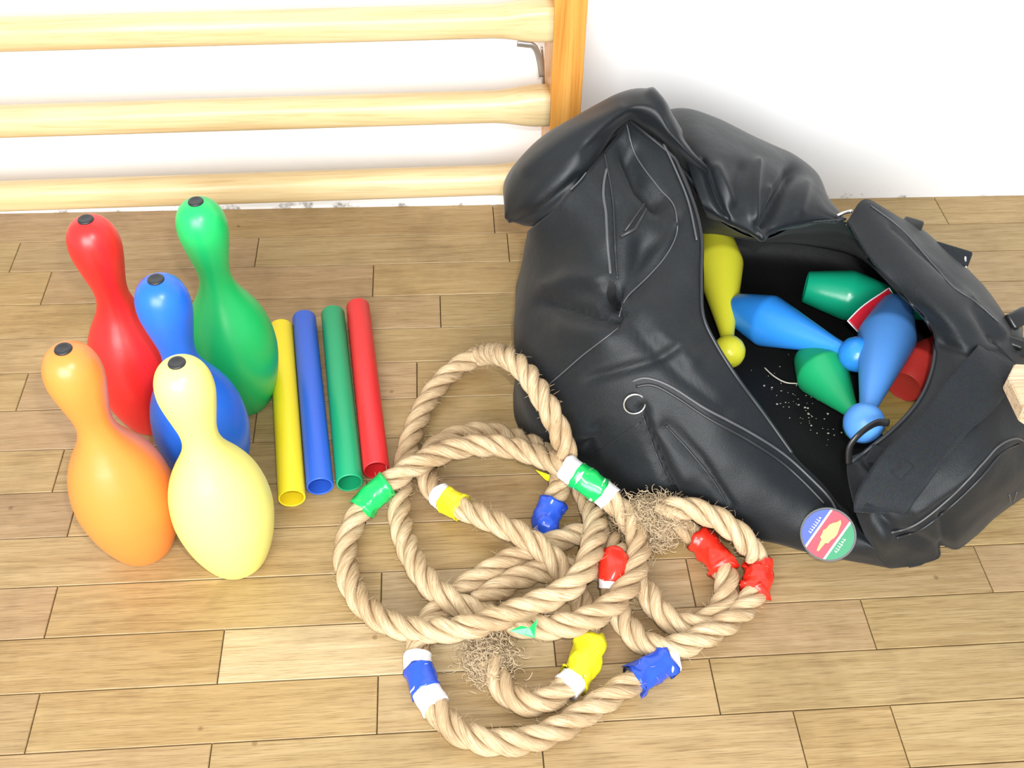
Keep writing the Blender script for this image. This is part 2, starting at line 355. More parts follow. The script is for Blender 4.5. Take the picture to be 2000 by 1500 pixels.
# ------------------------------------------------------------------ wall bars
D = 0.105
px_l = aty(1076, 180, wy(0.11)-D).x; px_r = aty(1137, 180, wy(0.11)-D).x
bars = empty('wall_bars', (px_l, wy(px_l)-D, 0)); tag(bars, 'pale pine gymnastic wall bars with orange upright against the white wall', 'wall bars')
def post(x0, x1):
    v, f = box(x0, x1, 0, D-0.001, 0, 1.25, 0.002)
    return [(q[0], q[1]+wy((x0+x1)/2)-D, q[2]) for q in v], f
mobj('upright', *post(px_l, px_r), M_post, bars, smooth=False, label='orange varnished upright post')
mobj('upright', *post(-1.06, -1.02), M_post, bars, smooth=False)
def rung(zl, zr, hh, flare=1.22):
    xs = np.r_[-1.02, np.linspace(-.98, px_l-.075, 24), np.linspace(px_l-.062, px_l, 8)]
    P = []; rx = []
    V, F = [], []; S = 20
    for x in xs:
        t = (x+1.0)/(px_l+1.0); z = zl+(zr-zl)*t
        u = min(1, max(0, (x-(px_l-.075))/.06)); u = u*u*(3-2*u)
        h = hh*(1+(flare-1)*u); d = .0185*(1+.1*u); yc = wy(x)-D+.0195+noise.noise((x*5, zl*9, 0))*.0006
        for k in range(S):
            a = 2*math.pi*k/S; ex = .78-0.3*u
            cx, sx_ = math.cos(a), math.sin(a)
            V.append((x, yc+d*math.copysign(abs(cx)**ex, cx), z+h*math.copysign(abs(sx_)**ex, sx_)))
    n = len(xs)
    for i in range(n-1):
        for k in range(S):
            F.append((i*S+k, i*S+(k+1) % S, (i+1)*S+(k+1) % S, (i+1)*S+k))
    F.append(tuple(range(S))[::-1]); F.append(tuple((n-1)*S+k for k in range(S)))
    return V, F
def zmid(px, t, b):
    y = wy(aty(px, (t+b)/2, 1.22).x)-D+0.004
    return (aty(px, t, y).z+aty(px, b, y).z)/2, abs(aty(px, t, y).z-aty(px, b, y).z)/2
for (tl, bl, tr, br) in ((48, 110, 22, 82), (222, 277, 192, 247), (372, 420, 338, 388)):
    a, h1 = zmid(0, tl, bl); b, h2 = zmid(1000, tr, br)
    xa, xb = aty(0, tl, 1.22).x, aty(1000, tr, 1.22).x
    s = (b-a)/(xb-xa)
    mobj('rung', *rung(a+s*(-1.0-xa), b+s*(px_l-xb), (h1+h2)/2*0.96), M_pine, bars)
# bent metal hook under the top rung
hp = [aty(1010, 84, 1.26), aty(1028, 86, 1.26), aty(1040, 88, 1.26), aty(1048, 98, 1.26), aty(1054, 120, 1.26), aty(1058, 148, 1.26)]
P = cmr(hp, 5); nn = np.tile(np.array([0, -1.0, 0]), (len(P), 1))
mobj('hook', *ribbon(P, nn, 0.0075, 0.0025), M_metal, bars, label='bent grey metal strip under the top rung')
hp = [aty(1058, 92, 1.275), aty(1060, 120, 1.275), aty(1062, 164, 1.275)]
mobj('hook', *tube(cmr(hp, 5), 0.0018, 6), M_metal, bars)

# ------------------------------------------------------------------ bowling pins
PIN = [(.0, .0), (.022, .0), (.030, .0015), (.0335, .006), (.038, .017), (.0435, .034), (.0485, .055), (.0518, .078), (.0525, .095), (.0505, .117), (.0455, .138), (.0375, .157),
       (.0295, .172), (.0228, .186), (.0190, .199), (.0180, .210), (.0188, .222), (.0213, .236), (.0244, .252), (.0268, .267), (.0272, .278), (.0258, .289), (.0222, .2985), (.0165, .3055), (.0095, .3095), (.0079, .3098)]
prof = cmr(PIN, 4); prof[:, 0] = np.maximum(prof[:, 0], 0.0004)
def pin(cap_px, colour, label):
    p = at(*cap_px, .311); r = empty('bowling_pin', (p.x, p.y, 0)); tag(r, label, 'bowling pin', 'plastic bowling pins by the wall bars')
    v, f = lathe(prof, 56)
    mobj('body', [(x+p.x, y+p.y, z) for x, y, z in v], f, M_pin[colour], r)
    v, f = lathe([(.0004, .3085), (.0078, .3085), (.0082, .3105), (.0075, .3118), (.0055, .3121), (.004, .3114), (.0004, .3113)], 28)
    mobj('cap', [(x+p.x, y+p.y, z) for x, y, z in v], f, M_cap, r, label='black round cap on top')
pin((167, 428), 'red', 'red plastic bowling pin behind the orange one, near the wall bars')
pin((304, 545), 'blue', 'blue plastic bowling pin in the middle, half hidden behind the yellow one')
pin((382, 393), 'green', 'green plastic bowling pin closest to the wall bars')
pin((123, 681), 'orange', 'orange plastic bowling pin standing in front of the red one')
pin((345, 708), 'yellow', 'pale yellow plastic bowling pin standing in front of the blue one')

# ------------------------------------------------------------------ relay batons
def baton(near, far, colour, label):
    R_ = .0157; a = at(*near, R_); b = at(*far, R_); mid = (a+b)/2
    v, f = lathe([(R_, -.5), (R_, .5)], 40, False)
    d = (b-a); Ln = d.length; q = d.to_track_quat('Z', 'Y')
    pr = [(R_-.0022, 0), (R_-.0022, Ln), (R_-.0016, Ln+.0006), (R_-.0004, Ln+.0004), (R_, Ln-.0006), (R_, .0006), (R_-.0004, -.0004), (R_-.0016, -.0006), (R_-.0022, 0)]
    v, f = lathe(pr, 40, False)
    o = mobj('relay_baton', [q @ Vector(p)+a for p in v], f, M_bat[colour])
    # weld look: sharp rims
    for e in (): pass
    tag(o, label, 'baton', 'hollow plastic relay batons in a row')
baton((570, 973), (549, 640), 'yellow', 'yellow hollow plastic tube lying next to the green bowling pin')
baton((625, 950), (594, 622), 'blue', 'blue hollow plastic tube lying between the yellow and green tubes')
baton((683, 943), (650, 613), 'green', 'green hollow plastic tube lying between the blue and red tubes')
baton((735, 918), (699, 599), 'red', 'red hollow plastic tube lying next to the rope loop')

# ------------------------------------------------------------------ sports bag
bag = empty('sports_bag', tuple(at(1480, 800))); tag(bag, 'open black nylon sports bag slumped on the floor in front of the wall', 'bag')
def gctrl(grid):
    return np.array([[list(at(*q)) if len(q) == 3 else list(q[:3]) for q in row] for row in grid], float)
def drop(px, py, z, z2, dy=0.0, dx=0.0):
    p = at(px, py, z); return (p.x+dx, p.y+dy, z2, 1)
def surf(G, n=10):
    A = np.array([cmr(G[i], n) for i in range(G.shape[0])])            # along rows
    B_ = np.array([cmr(A[:, j], n) for j in range(A.shape[1])])        # across
    return np.transpose(B_, (1, 0, 2))
def segdist(Q, poly):
    poly = np.asarray(poly, float); best = np.full(len(Q), 1e9)
    for a, b in zip(poly, poly[1:]):
        d = b-a; t = np.clip(((Q-a) @ d)/(d @ d), 0, 1); best = np.minimum(best, np.linalg.norm(Q-(a+t[:, None]*d), axis=1))
    return best
BV = {}
def patch(name, grid, mat, creases=(), n=10, nz=.0034, nsc=13, thick=.003, label=None, floor_clip=True, parent=bag):
    S = surf(gctrl(grid), n); h, w_ = S.shape[:2]
    du = np.gradient(S, axis=1); dv = np.gradient(S, axis=0); NN = np.cross(du, dv); NN /= np.linalg.norm(NN, axis=2)[:, :, None]+1e-12
    tov = CAM-S; sgn = np.sign((NN*tov).sum(2)); med = 1 if sgn.sum() >= 0 else -1
    NN = NN*med
    V = S.reshape(-1, 3); Nf = NN.reshape(-1, 3); Q = proj(V)
    off = np.array([noise.noise((v[0]*nsc, v[1]*nsc, v[2]*nsc))+.5*noise.noise((v[0]*nsc*2.3, v[1]*nsc*2.3, v[2]*nsc*2.3+5)) for v in V])*nz
    for poly, wd, amp in creases:
        off += amp*np.exp(-(segdist(Q, poly)/wd)**2)
    V = V+Nf*off[:, None]
    if floor_clip: V[:, 2] = np.maximum(V[:, 2], .0025)
    F = []
    for i in range(h-1):
        for j in range(w_-1):
            q = (i*w_+j, i*w_+j+1, (i+1)*w_+j+1, (i+1)*w_+j)
            F.append(q if med > 0 else q[::-1])
    BV[name] = BVHTree.FromPolygons([Vector(v) for v in V], F)
    o = mobj(name, V, F, mat, parent, label=label)
    md = o.modifiers.new('thickness', 'SOLIDIFY'); md.thickness = thick; md.offset = -1
    return o
def drape(names, poly, step=6.0, lift=.001):
    P = cmr([list(map(float, q)) for q in poly], 8); P, _ = resample(P, step); pts, nr = [], []
    for x, y in P:
        d = Vector(ray(x, y)).normalized(); best = None
        for nme in names:
            h = BV[nme].ray_cast(Vector(CAM), d)
            if h[0] is not None and (best is None or h[3] < best[3]): best = h
        if best:
            nn = best[1] if best[1].dot(d) < 0 else -best[1]
            pts.append(best[0]+nn*lift); nr.append(nn)
    return np.array([list(p) for p in pts]), np.array([list(p) for p in nr])
def smooth_pts(A, it=3):
    A = A.copy()
    for _ in range(it): A[1:-1] = .25*A[:-2]+.5*A[1:-1]+.25*A[2:]
    return A

FR = [  # rim, shoulder, side, lower side, floor   (pixel x, pixel y, height)
 [(1228, 236, .31), (1155, 325, .29), (1085, 405, .255), (1030, 455, .18), (1040, 470, .0)],
 [(1322, 312, .285), (1235, 400, .27), (1130, 465, .24), (1025, 520, .14), (1012, 560, .0)],
 [(1366, 430, .25), (1285, 500, .236), (1165, 560, .215), (1018, 615, .11), (1004, 670, .0)],
 [(1371, 530, .222), (1310, 580, .222), (1180, 640, .20), (1020, 715, .09), (1004, 750, .0)],
 [(1374, 610, .197), (1320, 660, .20), (1190, 715, .175), (1040, 780, .08), (1006, 805, .0)],
 [(1400, 672, .172), (1345, 722, .18), (1230, 790, .145), (1085, 850, .06), (1018, 845, .0)],
 [(1442, 737, .145), (1390, 790, .155), (1290, 855, .115), (1175, 905, .045), (1060, 882, .0)],
 [(1492, 806, .112), (1440, 865, .122), (1365, 925, .09), (1270, 970, .035), (1200, 968, .0)],
 [(1551, 889, .078), (1505, 935, .09), (1450, 980, .07), (1395, 1020, .025), (1350, 1018, .0)],
 [(1606, 945, .060), (1580, 985, .068), (1545, 1025, .05), (1515, 1055, .02), (1490, 1058, .0)],
 [(1650, 1005, .052), (1650, 1035, .056), (1640, 1065, .042), (1630, 1085, .015), (1625, 1090, .0)],
 [(1690, 1048, .05), (1707, 1072, .048), (1720, 1092, .03), (1735, 1106, .012), (1742, 1112, .0)]]
FRc = [([(1190, 560), (1260, 660), (1340, 740), (1420, 800)], 14, -.006),
       ([(1065, 590), (1140, 612), (1205, 632)], 9, -.010), ([(1130, 560), (1190, 575)], 10, -.005), ([(1070, 560), (1110, 545), (1170, 545)], 16, .007),
       ([(1100, 640), (1180, 660)], 22, .006), ([(1320, 680), (1280, 705), (1225, 720), (1150, 740)], 10, -.006),
       ([(1165, 835), (1168, 860), (1140, 880)], 9, -.010), ([(1130, 870), (1160, 885)], 14, -.008),
       ([(1252, 800), (1280, 880), (1320, 975)], 7, -.012), ([(1300, 830), (1370, 900), (1425, 985)], 7, -.008), ([(1275, 815), (1340, 930)], 16, .006),
       ([(1210, 600), (1225, 560), (1300, 480), (1325, 420)], 8, .006), ([(1215, 240), (1240, 320), (1295, 400), (1320, 440)], 7, .005),
       ([(1228, 300), (1255, 360), (1285, 395)], 18, -.024), ([(1200, 400), (1206, 500), (1208, 560)], 10, -.006), ([(1202, 568), (1190, 590), (1206, 615)], 8, -.030),
       ([(1150, 345), (1190, 400), (1195, 470)], 8, .004), ([(1255, 480), (1245, 540), (1225, 570)], 20, -.010), ([(1290, 650), (1350, 700)], 18, .004)]
patch('front_panel', FR, M_bag, FRc, n=12)
EN = [
 [(1690, 1048, .05), (1707, 1072, .048), (1720, 1092, .03), (1735, 1106, .012), (1742, 1112, .0)],
 [(1668, 985, .082), (1705, 1020, .088), (1735, 1060, .07), (1768, 1090, .025), (1790, 1106, .0)],
 [(1655, 905, .108), (1712, 950, .118), (1770, 1010, .10), (1820, 1065, .045), (1850, 1084, .0)],
 [(1690, 878, .118), (1755, 925, .132), (1825, 985, .115), (1880, 1035, .055), (1905, 1048, .0)],
 [(1750, 830, .138), (1815, 880, .150), (1895, 940, .135), (1950, 985, .065), (1965, 995, .0)],
 [(1800, 770, .156), (1870, 830, .166), (1950, 890, .145), (2010, 945, .07), (2020, 950, .0)],
 [(1824, 695, .170), (1895, 750, .180), (1975, 810, .155), (2050, 870, .08), (2070, 890, .0)],
 [(1816, 635, .182), (1890, 675, .192), (1968, 715, .165), (2040, 770, .09), (2060, 800, .0)],
 [(1765, 575, .196), (1835, 595, .208), (1915, 620, .195), (1985, 655, .14), (1975, 700, .0)],
 [(1703, 508, .208), (1765, 495, .219), (1830, 510, .205), (1900, 535, .16), (1870, 590, .0)],
 [(1653, 432, .215), (1692, 388, .232), (1758, 425, .210), (1805, 460, .15), (1785, 520, .0)]]
ENc = [([(1720, 1010), (1760, 1045), (1850, 1080)], 12, -.008), ([(1845, 1010), (1850, 1085)], 9, -.007), ([(1790, 1000), (1860, 955), (1930, 885), (1985, 855)], 8, .005),
       ([(1840, 670), (1900, 690), (1950, 690)], 9, -.006), ([(1880, 570), (1930, 615), (1960, 650)], 8, .005), ([(1905, 600), (1945, 660)], 12, -.006), ([(1740, 440), (1830, 520), (1890, 580)], 4, -.003),
       ([(1690, 900), (1720, 940), (1690, 980)], 12, -.008)]
patch('end_panel', EN, M_bag, ENc, n=12)
KD = [
 [drop(1300, 214, .27, 0.235, .035), (1297, 216, .27), (1325, 262, .278), (1345, 330, .262), (1372, 405, .24), (1380, 425, .20)],
 [drop(1345, 213, .275, 0.240, .035), (1345, 213, .275), (1376, 280, .28), (1396, 350, .265), (1418, 432, .232), (1422, 440, .19)],
 [drop(1410, 236, .262, 0.227, .035), (1410, 236, .262), (1428, 300, .272), (1440, 375, .255), (1455, 449, .222), (1458, 455, .19)],
 [drop(1475, 267, .246, 0.211, .035), (1475, 267, .246), (1478, 320, .258), (1481, 390, .244), (1488, 464, .212), (1490, 470, .18)],
 [drop(1545, 298, .225, 0.190, .035), (1545, 298, .225), (1535, 340, .242), (1524, 395, .232), (1514, 449, .212), (1515, 455, .18)],
 [drop(1596, 338, .205, 0.170, .035), (1596, 338, .205), (1585, 366, .222), (1572, 402, .220), (1562, 437, .208), (1562, 445, .18)],
 [drop(1619, 390, .200, 0.165, .035), (1619, 388, .200), (1614, 404, .212), (1608, 418, .212), (1604, 430, .206), (1604, 438, .18)],
 [drop(1652, 426, .205, .195, .02), (1650, 424, .205), (1648, 427, .208), (1646, 430, .207), (1644, 432, .205), (1644, 438, .18)]]
KDc = [([(1372, 318), (1390, 370), (1418, 425)], 7, -.012), ([(1478, 320), (1474, 360), (1474, 425)], 8, .008), ([(1546, 335), (1528, 370), (1496, 440)], 13, -.016),
       ([(1400, 330), (1430, 390)], 10, .006), ([(1450, 330), (1440, 400)], 16, -.006), ([(1488, 464), (1492, 400), (1500, 370)], 6, .006), ([(1575, 360), (1560, 410)], 12, .005)]
patch('lid', KD, M_lid, KDc, n=12, nz=.002, label='smooth black lid folded back towards the wall')
LF = [
 [(1003, 432, .08), (984, 420, .19), (988, 434, .195), (995, 444, .185), (1012, 442, .16)],
 [(1012, 385, .10), (985, 352, .225), (1020, 388, .243), (1064, 432, .225), (1058, 425, .185)],
 [(1060, 335, .14), (1038, 287, .268), (1080, 328, .286), (1124, 378, .262), (1114, 372, .22)],
 [(1130, 275, .19), (1108, 237, .298), (1143, 273, .315), (1174, 298, .292), (1168, 300, .25)],
 [(1215, 235, .22), (1203, 183, .322), (1214, 212, .335), (1222, 240, .312), (1224, 252, .28)],
 [(1285, 235, .22), (1272, 177, .325), (1274, 206, .336), (1264, 238, .314), (1266, 262, .28)],
 [(1340, 290, .20), (1308, 230, .308), (1309, 254, .314), (1306, 276, .295), (1306, 300, .25)],
 [(1390, 340, .20), (1345, 284, .288), (1345, 300, .290), (1342, 313, .270), (1346, 342, .24)],
 [(1420, 375, .20), (1384, 328, .266), (1381, 334, .264), (1377, 344, .25), (1380, 380, .22)]]
LFc = [([(1000, 438), (1060, 405), (1130, 350)], 12, -.007), ([(1030, 330), (1120, 260), (1210, 215)], 14, .004), ([(1272, 180), (1295, 210), (1330, 255)], 8, .005), ([(1150, 290), (1230, 235)], 14, -.005)]
patch('end_flap', LF, M_lid, LFc, n=12, nz=.0022, label='padded black end flap standing up by the wall bars')
BK = [[(1653, 432, .213), drop(1653, 432, .213, .11, .13, .05), drop(1653, 432, .213, 0, .21, .07)],
      [(1560, 437, .203), drop(1560, 437, .203, .11, .18), drop(1560, 437, .203, 0, .22)],
      [(1488, 464, .205), drop(1488, 464, .205, .11, .20), drop(1488, 464, .205, 0, .25)],
      [(1415, 435, .22), drop(1415, 435, .22, .11, .22), drop(1415, 435, .22, 0, .26)],
      [(1330, 330, .26), drop(1330, 330, .26, .11, .12), drop(1330, 330, .26, 0, .15)],
      [(1235, 240, .29), drop(1235, 240, .29, .11, .08), drop(1235, 240, .29, 0, .06)],
      [(1060, 425, .18), drop(1060, 425, .18, .1, .02), drop(1060, 425, .18, 0, .02)]]
patch('back_panel', BK, M_bag, (), n=8)
# lining: rim ring down to the bag bottom
RIM = [(1325, 335, .265), (1368, 440, .24), (1375, 530, .212), (1377, 610, .187), (1403, 672, .162), (1445, 737, .135), (1495, 806, .102), (1554, 889, .068), (1608, 948, .052), (1652, 1006, .044), (1688, 1046, .044),
       (1668, 975, .072), (1657, 905, .100), (1692, 876, .110), (1752, 828, .130), (1802, 768, .148), (1826, 694, .162), (1818, 634, .174), (1767, 573, .188), (1704, 506, .200), (1654, 434, .205),
       (1562, 440, .195), (1488, 467, .195), (1418, 440, .21), (1385, 410, .225)]
BOT = [(1348, 482), (1336, 590), (1336, 640), (1345, 700), (1385, 770), (1440, 815), (1495, 880), (1560, 940), (1612, 968), (1650, 992), (1662, 1000),
       (1675, 985), (1680, 960), (1712, 930), (1785, 880), (1842, 820), (1870, 755), (1862, 705), (1812, 640), (1742, 560), (1672, 505), (1585, 482), (1490, 472), (1425, 468), (1380, 470)]
rim = cmr([list(at(*q)) for q in RIM], 6, True); bot = cmr([list(at(x, y, .008)) for x, y in BOT], 6, True)
cen = bot.mean(0); rings = []
for t in np.linspace(0, 1, 12):
    r_ = rim*(1-t)+bot*t; k = math.sin(math.pi*t)
    if 0 < t < 1:
        rr_ = np.array([[noise.noise((p[0]*9, p[1]*9, p[2]*30)), noise.noise((p[0]*9+7, p[1]*9, p[2]*30)), 0] for p in r_])*.007*k
        r_ = r_+rr_
    rings.append(r_)
for t in (.25, .5, .75, .96): rings.append(bot*(1-t)+cen*t+np.array([0, 0, .0015])*np.sin(np.arange(len(bot))*1.7)[:, None]*0)
m = len(rim); V = np.concatenate(rings); F = []
for i in range(len(rings)-1):
    for k in range(m): F.append((i*m+k, i*m+(k+1) % m, (i+1)*m+(k+1) % m, (i+1)*m+k))
F.append(tuple((len(rings)-1)*m+k for k in range(m)))
BV['lining'] = BVHTree.FromPolygons([Vector(v) for v in V], F)
mobj('lining', V, F, M_lining, bag, label='black inner lining and base board of the bag')

# seams, zips, straps laid on the cloth
def seamline(names, poly, mat, r=.0013, name='piping', lift=.0008, label=None):
    P, nn = drape(names, poly, 5, lift)
    if len(P) > 3: return mobj(name, *tube(smooth_pts(P), r, 6), mat, bag, label=label)
FP, EP = ['front_panel'], ['end_panel']
seamline(FP+['lid'], [(1225, 238), (1262, 240), (1300, 275), (1335, 350), (1358, 410), (1370, 470), (1369, 540), (1371, 612), (1392, 664), (1436, 735), (1488, 805), (1546, 886)], M_zip, .0022, 'rim_zip', .001, 'zip along the near rim of the opening')
seamline(FP, [(1235, 745), (1262, 738), (1310, 755), (1380, 800), (1460, 843), (1530, 888), (1585, 938), (1620, 975), (1638, 1010)], M_zipl, .0015, 'pocket_zip', .001, 'grey piped zip of the front pocket')
seamline(FP, [(1262, 246), (1292, 278), (1322, 340), (1345, 400), (1360, 470)], M_zipl, .0013, 'piping', .0014, 'grey piping beside the zip')
seamline(FP, [(1242, 755), (1275, 752), (1320, 775), (1385, 818), (1460, 860), (1525, 903), (1575, 948), (1610, 985)], M_zip, .0016)
seamline(FP, [(1222, 238), (1240, 300), (1285, 365), (1315, 400), (1322, 450), (1300, 500), (1262, 545), (1225, 580), (1208, 620)], M_zipl, .0009)
seamline(FP, [(1185, 330), (1178, 370), (1184, 420), (1187, 480), (1192, 535)], M_zipl, .0017, 'end_zip', .001, 'zip of the small end pocket')
seamline(FP, [(1212, 238), (1165, 300), (1140, 345), (1100, 385)], M_zipl, .001)
seamline(FP, [(1210, 640), (1150, 685), (1100, 728), (1072, 752)], M_zipl, .0008)
seamline(FP, [(1250, 825), (1200, 860), (1150, 895)], M_zip, .0008)
seamline(FP, [(1255, 810), (1275, 870), (1300, 930), (1320, 975)], M_zip, .0011)
seamline(FP, [(1300, 830), (1350, 885), (1400, 950), (1430, 1010)], M_zip, .0011)
seamline(FP, [(1180, 300), (1195, 380), (1200, 470), (1205, 545)], M_zip, .0012)
seamline(EP+['lining'], [(1653, 436), (1680, 480), (1703, 512), (1740, 552), (1768, 580), (1800, 612), (1819, 640), (1826, 695), (1803, 770), (1753, 832), (1692, 882), (1660, 905)], M_zip, .0022, 'rim_zip', .001, 'zip along the far rim of the opening')
seamline(EP, [(1740, 1040), (1790, 1022), (1850, 975), (1905, 920), (1950, 872), (1985, 856), (1998, 862)], M_zipl, .0012, 'pocket_zip', .001, 'curved zip of the end pocket')
seamline(EP, [(1750, 1050), (1800, 1032), (1860, 985), (1915, 932), (1955, 885), (1990, 868)], M_zip, .0014)
seamline(EP, [(1700, 402), (1760, 448), (1820, 515), (1860, 560), (1905, 590), (1950, 630)], M_zipl, .0007)
seamline(EP, [(1985, 960), (1975, 985), (1970, 965)], M_zipl, .0008)
P, nn = drape(FP, [(1190, 548), (1204, 560), (1201, 582), (1211, 606)], 4, .0012); P2, n2 = drape(FP, [(1190, 548), (1184, 572), (1190, 592), (1211, 606)], 4, .0012)
k = min(len(P), len(P2)); ia = np.linspace(0, len(P)-1, 8).astype(int); ib = np.linspace(0, len(P2)-1, 8).astype(int)
v = [P[q] for q in ia]+[P2[q] for q in ib]+[P[q]-nn[q]*.002 for q in ia]+[P2[q]-n2[q]*.002 for q in ib]
f = [(q, q+1, 8+q+1, 8+q) for q in range(7)]+[(16+q, 24+q, 24+q+1, 16+q+1) for q in range(7)]
mobj('pocket_shade_patch', v, f, M_lining, bag, label='black patch put in as the shade in the small end pocket mouth')  # black sheet draped on the cloth as painted shade of the pocket mouth
# wide webbing band across the end panel
P, nn = drape(EP, [(1960, 690), (1905, 760), (1840, 830), (1780, 900), (1735, 960), (1715, 1000)], 6, .0006)
mobj('webbing_strap', *ribbon(smooth_pts(P), smooth_pts(nn), .055, .0012), M_strap, bag, label='wide woven strap over the end panel')
P, nn = drape(EP, [(1700, 885), (1745, 905), (1772, 925)], 6, .002)
mobj('webbing_strap', *ribbon(smooth_pts(P), smooth_pts(nn), .02, .0012), M_strap, bag)
# cord loop over the blue club's ball
lp = [at(1658, 905, .115), at(1660, 872, .135), at(1682, 845, .148), at(1712, 826, .145), at(1735, 826, .142)]
mobj('cord_loop', *tube(cmr(lp, 8), .0042, 10, flat=.6), M_buckle, bag, label='black cord loop sticking up at the rim')
# stitched cross on the patch
for a, b in (((1728, 905), (1770, 945)), ((1728, 912), (1730, 975)), ((1696, 948), (1730, 985)), ((1770, 945), (1735, 985))):
    seamline(EP, [a, ((a[0]+b[0])/2, (a[1]+b[1])/2), b], M_zipl, .0005, 'stitching')
# strap keepers and buckles on the far side
def loop_strap(px, py, z, ang, w_, l_, name, mat, label):
    p = at(px, py, z); v, f = box(-l_/2, l_/2, -w_/2, w_/2, -.004, .004, .003)
    R_ = Matrix.Rotation(ang, 4, 'Z') @ Matrix.Rotation(.35, 4, 'X')
    return mobj(name, [R_ @ q+p for q in v], f, mat, bag, label=label)
loop_strap(1782, 440, .196, -.55, .018, .024, 'strap_keeper', M_buckle, 'small black keeper on the far side')
loop_strap(1858, 497, .180, -.55, .022, .045, 'strap_keeper', M_strap, 'black webbing loop holding a metal ring')
ring = at(1886, 516, .172)
v, f = [], []
def torus(R_, r_, seg=24, s2=8, a0=0, a1=2*math.pi):
    P = [(R_*math.cos(a0+(a1-a0)*k/seg), R_*math.sin(a0+(a1-a0)*k/seg), 0) for k in range(seg+1)]
    return tube(P, r_, s2, False)
v, f = torus(.011, .0018); Rm = Matrix.Rotation(1.2, 4, 'Y') @ Matrix.Rotation(.3, 4, 'X')
mobj('ring', [Rm @ Vector(q)+ring for q in v], f, M_chrome, bag, label='metal ring on the far strap loop')
# D ring on the front
P, nn = drape(FP, [(1240, 788), (1241, 789), (1242, 790), (1243, 791)], 1, .0015)
c_ = Vector(P[0]); q_ = (Vector(nn[0])+Vector(MC[0])*.32).to_track_quat('Z', 'Y'); v, f = torus(.0118, .0012)
mobj('ring', [q_ @ Vector(x)+c_ for x in v], f, M_chrome, bag, label='thin chrome ring beside the front pocket zip')
# buckle cluster at the far end
bk = []
for (px, py, z, a, l_, w_) in ((1988, 622, .165, .5, .03, .02), (1982, 650, .155, 1.2, .035, .018), (1990, 680, .15, .2, .03, .022), (1975, 668, .16, -.6, .028, .012)):
    p = at(px, py, z); v, f = box(-l_/2, l_/2, -w_/2, w_/2, -.005, .005, .003); R_ = Matrix.Rotation(a, 4, 'Z') @ Matrix.Rotation(.5, 4, 'X')
    bk.append(([R_ @ q+p for q in v], f))
mobj('buckle', *join(bk), M_buckle, bag, label='black plastic buckle with folded strap ends')
P = cmr([at(1968, 800, .12), at(1985, 830, .11), at(2010, 860, .10), at(2050, 900, .06)], 6)
mobj('webbing_strap', *ribbon(P, np.tile([0.3, -.3, 1.0], (len(P), 1)), .03, .002), M_strap, bag)
# metal teeth of the zip where both rims meet
P = cmr([at(1632, 423, .206), at(1648, 416, .212), at(1664, 412, .218)], 5)
mobj('zip_teeth', *tube(P, .0022, 6), M_chrome, bag, label='shiny zip teeth at the far corner')
# zip puller on the end pocket
v, f = join([tube([at(1258, 398, .283), at(1235, 432, .272), at(1220, 452, .266)], .0016, 6), tube([at(1262, 408, .28), at(1240, 448, .268), at(1212, 462, .264)], .0022, 6)])
mobj('zip_puller', v, f, M_zip, bag)

# round badge clipped on the front corner: face, stripes, torch and pale lettering marks
P, nn = drape(FP, [(1618, 1042), (1619, 1043), (1620, 1044)], 1, .004)
bc = Vector(P[0]); bn = (Vector(nn[0])*0.7+(Vector(CAM)-bc).normalized()*0.3).normalized()
ri = Vector(MC[0]); up = -Vector(MC[1])
# across the stripes: lower-left -> upper-right runs along them
al = (up*0.82+ri*0.57); al = (al-bn*al.dot(bn)).normalized(); ac = al.cross(bn).normalized()
BR = .0272
badge = empty('badge', tuple(bc)); badge.parent = bag; badge.matrix_parent_inverse = Matrix.Translation(-bag.location)
badge['label'] = 'round badge with blue, red and green stripes and a golden torch'
def bpt(u, v_, h): return bc+ac*u+al*v_+bn*h
def bmesh_part(name, polys, h0, h1, mat, label=None):
    parts = []
    for poly in polys:
        k = len(poly); V = [bpt(u, v_, h0) for u, v_ in poly]+[bpt(u, v_, h1) for u, v_ in poly]
        parts.append((V, [tuple(range(k))[::-1], tuple(k+i for i in range(k))]+[(i, (i+1) % k, k+(i+1) % k, k+i) for i in range(k)]))
    return mobj(name, *join(parts), mat, badge, smooth=False, label=label)
def band(u0, u1, n=14):
    pts = [(u, math.sqrt(max(0, BR**2-u*u))) for u in np.linspace(u0, u1, n)]; return pts+[(u, -v_) for u, v_ in reversed(pts)]
M_bb = simple('badge_blue', (.035, .075, .42), .55); M_br = simple('badge_red', (.66, .03, .055), .55); M_bg = simple('badge_green', (.008, .22, .085), .55)
M_by = simple('badge_gold', (.80, .60, .12), .5); M_bw = simple('badge_white', (.80, .78, .80), .5); M_bk = simple('badge_rim', (.01, .01, .012), .4)
bmesh_part('rim', [[(BR*1.08*math.cos(a), BR*1.08*math.sin(a)) for a in np.linspace(0, 2*math.pi, 40, endpoint=False)]], -.004, .0005, M_bk, 'black rim')
u1, u2, u3, u4 = -.0128, -.0107, .0103, .0124
bmesh_part('stripe', [band(-BR*.999, u1)], 0, .0014, M_bb, 'blue segment'); bmesh_part('stripe', [band(u1, u2)], 0, .0014, M_bw, 'white line')
bmesh_part('stripe', [band(u2, u3)], 0, .0014, M_br, 'red middle stripe'); bmesh_part('stripe', [band(u3, u4)], 0, .0014, M_bw, 'white line')
bmesh_part('stripe', [band(u4, BR*.999)], 0, .0014, M_bg, 'green segment')
